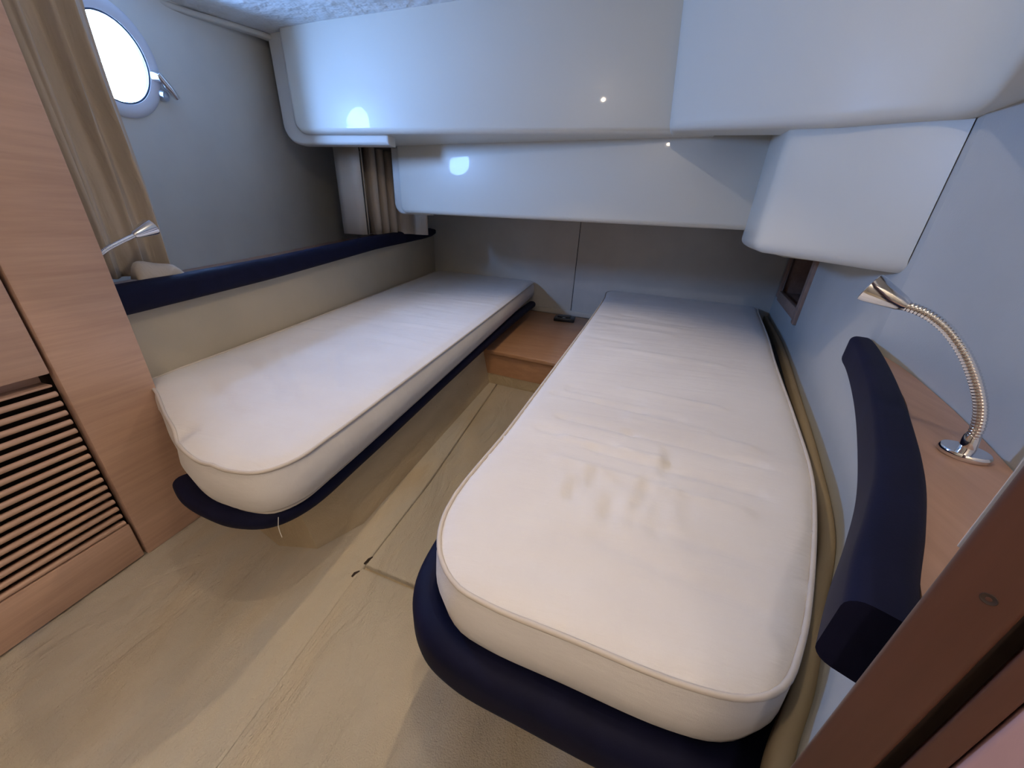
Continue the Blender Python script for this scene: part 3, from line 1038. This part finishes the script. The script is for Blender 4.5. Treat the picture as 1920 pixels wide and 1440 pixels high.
box('door_top_rail', FX - 0.12, FX - 0.035, 0.02, 1.010, -0.850, -0.838, M['wood'], wd, 0.004)
box('grip_back', FX - 0.13, FX - 0.11, 0.02, 1.010, -0.86, -0.70, M['wood'], wd)

# ------------------------------------------------------------------ curtain beside the wardrobe
cu = thing('curtain', (-2.8, 1.6, -0.4), 'taupe curtain bunched beside the wardrobe and overlapping the porthole', 'curtain')
def hang(name, y0, y1, xc, amp, folds, z0, z1, mat, parent, phase=0.0, seedv=1):
    rnd = random.Random(seedv)
    nu, nz = 90, 44
    v, f = [], []
    ph = [rnd.uniform(-0.6, 0.6) for _ in range(6)]
    for j in range(nz + 1):
        tz = j / nz
        z = z0 + (z1 - z0) * tz
        for i in range(nu + 1):
            u = i / nu
            drift = 0.05 * math.sin(2.2 * tz + ph[0])
            wob = 0.30 * math.sin(3.1 * tz + 5 * u + ph[1])
            a = amp * (0.75 + 0.25 * math.sin(2.5 * tz + 9 * u + ph[2]))
            x = xc + a * math.sin(2 * math.pi * folds * u + phase + wob) + 0.35 * a * math.sin(2 * math.pi * folds * 2.3 * u + ph[3] + 2.0 * tz)
            y = y0 + (y1 - y0) * u + drift * (0.2 + 0.8 * (1 - u)) * (1 - u) + 0.012 * math.sin(7 * tz + ph[4]) * u + 0.35 * a * math.cos(2 * math.pi * folds * u + phase + wob)
            v.append((x, y, z))
    n = nu + 1
    for j in range(nz):
        for i in range(nu):
            f.append((j * n + i, j * n + i + 1, (j + 1) * n + i + 1, (j + 1) * n + i))
    o = from_data(name, v, f, mat, parent, 80)
    md = o.modifiers.new('thickness', 'SOLIDIFY')
    md.thickness = 0.0018
    return o
hang('cloth', 1.44, 1.95, -2.88, 0.052, 3.7, -0.44, 1.40, M['curtain'], cu, 0.6, 5)
# the hem thrown forward on the sill
v, f = [], []
nx, ny = 14, 10
for j in range(ny + 1):
    for i in range(nx + 1):
        u, w = i / nx, j / ny
        y = 1.62 + 0.28 * u - 0.02 * w
        x = -2.775 + 0.11 * w
        crown = (1 - (2 * u - 1) ** 6) * (1 - 0.35 * u)
        zz = -0.44 + 0.105 * crown * (1 - w ** 2.5) + 0.006 * math.sin(7 * u + 3 * w)
        v.append((x, y, zz))
for j in range(ny):
    for i in range(nx):
        f.append((j * (nx + 1) + i, j * (nx + 1) + i + 1, (j + 1) * (nx + 1) + i + 1, (j + 1) * (nx + 1) + i))
hm = from_data('folded_hem', v, f, M['curtain'], cu, 70)
hm.modifiers.new('thickness', 'SOLIDIFY').thickness = 0.004

# ------------------------------------------------------------------ curtain in the far left corner
cf = thing('curtain', (-3.3, 4.8, -0.32), 'pale flat blind and dark folded curtain hanging in the far left corner', 'curtain')
def pleat(name, pts, z0, z1, mat):
    v, f = [], []
    for p in pts:
        v += [(p[0], p[1], z0 + (p[2] if len(p) > 2 else 0)), (p[0], p[1], z1)]
    for i in range(len(pts) - 1):
        f.append((2 * i, 2 * i + 2, 2 * i + 3, 2 * i + 1))
    o = from_data(name, v, f, mat, cf, 25)
    o.modifiers.new('thickness', 'SOLIDIFY').thickness = 0.004
    return o
pleat('flat_panel', [(-3.49, 4.58), (-3.40, 4.555), (-3.25, 4.55), (-3.135, 4.575)], -0.285, 0.90, M['curtain_pale'])
zz = [(-3.15, 4.62), (-3.30, 4.88), (-3.14, 4.80), (-3.10, 4.84), (-3.28, 5.05), (-3.12, 4.98), (-3.09, 5.02), (-3.26, 5.2), (-3.10, 5.14), (-3.06, 5.18), (-3.22, 5.36), (-3.08, 5.32), (-2.95, 5.42), (-2.82, 5.36), (-2.68, 5.42)]  # last folds added to stop porthole light reaching the far bulkhead
pleat('pleats', catmull(zz, 3), -0.285, 0.90, M['curtain'])

# ------------------------------------------------------------------ right corner shelf and its padded rail
def inner(y):
    return ax(y)
sh_in = [(ax(y) - 0.03, y) for y in np.linspace(2.03, 0.45, 24)]
sh_out = [(p[0] - 0.004, p[1]) for p in catmull(B_pts, 6)][1:] + [(1.04, 0.86), (1.0, 0.45)]
sh = prism('corner_shelf', sh_in[::-1] + sh_out, -0.54, -0.495, M['wood_shelf'], None)
tag(sh, 'triangular beech corner shelf carrying the gooseneck lamp at right', 'shelf')
caul = None
rp = catmull([(1.295, 2.16, -0.53), (1.235, 1.99, -0.53), (1.045, 1.54, -0.535), (0.86, 1.15, -0.54), (0.72, 0.88, -0.545), (0.605, 0.695, -0.55), (0.515, 0.56, -0.555), (0.455, 0.46, -0.56)], 8)
sec = round_section(0.085, 0.15, 0.028, 5)
nrp = len(rp)
tpr = [0.55, 0.80, 0.93, 0.98] + [1.0] * (nrp - 4)
tag(sweep('padded_rail', rp, sec, M['navy'], None, taper=tpr), 'short curved navy padded rail edging the right corner shelf', 'padded rail')

# ------------------------------------------------------------------ reading lamps
def flex(name, pts, r, parent, pitch):
    path = catmull(pts, 14)
    P = [np.array(p) for p in path]
    L = [0.0]
    for a, b in zip(P[:-1], P[1:]):
        L.append(L[-1] + float(np.linalg.norm(b - a)))
    tot = L[-1]
    ns = max(40, int(tot / pitch * 4))
    q = [s * tot / ns for s in range(ns + 1)]
    A = np.array(P)
    sm = [tuple(float(np.interp(s, L, A[:, c])) for c in range(3)) for s in q]
    rr = [r * (1.0 + 0.07 * math.sin(2 * math.pi * s / pitch)) for s in q]
    return tube(name, sm, rr, M['chrome'], parent, 14, 80)
lr = thing('reading_lamp', (0.943, 1.026, -0.495), 'chrome gooseneck reading lamp standing on the right corner shelf', 'lamp', 'chrome gooseneck reading lamps')
lathe('base', (0.943, 1.030, -0.495), (0, 0, 1), [(0, 0.044), (0.004, 0.047), (0.014, 0.047), (0.018, 0.044), (0.019, 0.02)], M['chrome'], lr, 48)
lathe('collar', (0.943, 1.029, -0.480), (-0.08, 0.06, 1), [(0, 0.016), (0.012, 0.0165), (0.040, 0.0145), (0.046, 0.012)], M['chrome'], lr, 24)
flex('gooseneck', [(0.940, 1.030, -0.450), (0.937, 1.030, -0.412), (0.925, 1.040, -0.360), (0.894, 1.064, -0.289), (0.861, 1.089, -0.234), (0.828, 1.115, -0.194), (0.794, 1.141, -0.169), (0.762, 1.166, -0.158)], 0.0125, lr, 0.008)
hd = lathe('lamp_head', (0.766, 1.163, -0.159), (-0.072, 0.055, 0.036), [(0, 0.013), (0.008, 0.016), (0.014, 0.019), (0.080, 0.036), (0.092, 0.037), (0.094, 0.033), (0.078, 0.028)], M['chrome'], lr, 40)
d0 = np.array((-0.072, 0.055, 0.036)) / np.linalg.norm((-0.072, 0.055, 0.036))
lathe('lens', np.array((0.766, 1.163, -0.159)) + d0 * 0.080, d0, [(0, 0.029), (0.006, 0.0285)], M['bulb'], lr, 32)
ll = thing('reading_lamp', (-2.60, 1.40, -0.47), 'chrome reading lamp poking out from behind the wardrobe before the taupe curtain', 'lamp', 'chrome gooseneck reading lamps')
flex('gooseneck', [(-2.63, 1.36, -0.47), (-2.63, 1.37, -0.40), (-2.625, 1.40, -0.31), (-2.62, 1.47, -0.253), (-2.62, 1.55, -0.215), (-2.62, 1.625, -0.183)], 0.0125, ll, 0.008)
lathe('base', (-2.63, 1.36, -0.478), (0, 0, 1), [(0, 0.035), (0.012, 0.035), (0.016, 0.03)], M['chrome'], ll, 32)
ax_l = np.array((0.0, 0.10, 0.043))
dl = ax_l / np.linalg.norm(ax_l)
lathe('lamp_head', (-2.62, 1.620, -0.185), ax_l, [(0, 0.015), (0.008, 0.020), (0.014, 0.022), (0.100, 0.044), (0.112, 0.045), (0.114, 0.040), (0.100, 0.036)], M['chrome'], ll, 40)
lathe('lens', np.array((-2.62, 1.620, -0.185)) + dl * 0.102, dl, [(0, 0.036), (0.006, 0.0355)], M['bulb'], ll, 32)

# ------------------------------------------------------------------ door frame close on the right
dj = thing('door_1', (0.42, 0.35, -2.0), 'reddish beech door jamb with a dark groove at the lower right', 'door frame')
del dj['category']
dj['kind'] = 'structure'
E1, E2, E3, E4 = np.array((0.396, 0.382)), np.array((0.432, 0.340)), np.array((0.440, 0.330)), np.array((0.4525, 0.3135))
fd = (E2 - E1) / np.linalg.norm(E2 - E1)
nd = np.array((-fd[1], fd[0]))
if nd @ E1 < 0:
    nd = -nd                       # away from the viewer
def post(name, a, b, depth, off, mat, r, z0=-1.999, z1=1.45):
    a2, b2 = a + nd * off, b + nd * off
    return prism(name, [tuple(a2), tuple(b2), tuple(b2 + nd * depth), tuple(a2 + nd * depth)], z0, z1, mat, dj, r, 4)
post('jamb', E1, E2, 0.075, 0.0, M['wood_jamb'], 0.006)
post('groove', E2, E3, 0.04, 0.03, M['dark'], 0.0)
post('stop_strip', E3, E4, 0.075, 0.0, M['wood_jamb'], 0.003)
post('white_edge', E1 - fd * 0.0035, E1 + fd * 0.006, 0.012, 0.02, M['pale_edge'], 0.001, -0.30, 1.4)  # thin pale strip along the jamb's edge
sc = E1 + (E2 - E1) * 0.62
lathe('screw_socket', (sc[0], sc[1], -0.325), (-nd[0], -nd[1], 0), [(-0.002, 0.0062), (0.0005, 0.0062), (0.0007, 0.0056), (0.0003, 0.0050)], M['dark'], dj, 24)
lathe('screw_head', (sc[0], sc[1], -0.325), (-nd[0], -nd[1], 0), [(-0.001, 0.0024), (0.0005, 0.0022), (0.0007, 0.0006)], M['wood_jamb'], dj, 24)
dl_ = prism('pinkish_stand_in', [tuple(E4 + fd * 0.0015), tuple(E4 + fd * 0.12), tuple(E4 + fd * 0.12 + nd * 0.05), tuple(E4 + fd * 0.0015 + nd * 0.05)], -1.999, 1.45, M['pink'], None, 0.006, 4)  # plain panel standing in for a blurred pinkish shape of unknown kind
struct(dl_, 'panel standing in for an unclear pale pinkish shape in the bottom right corner')
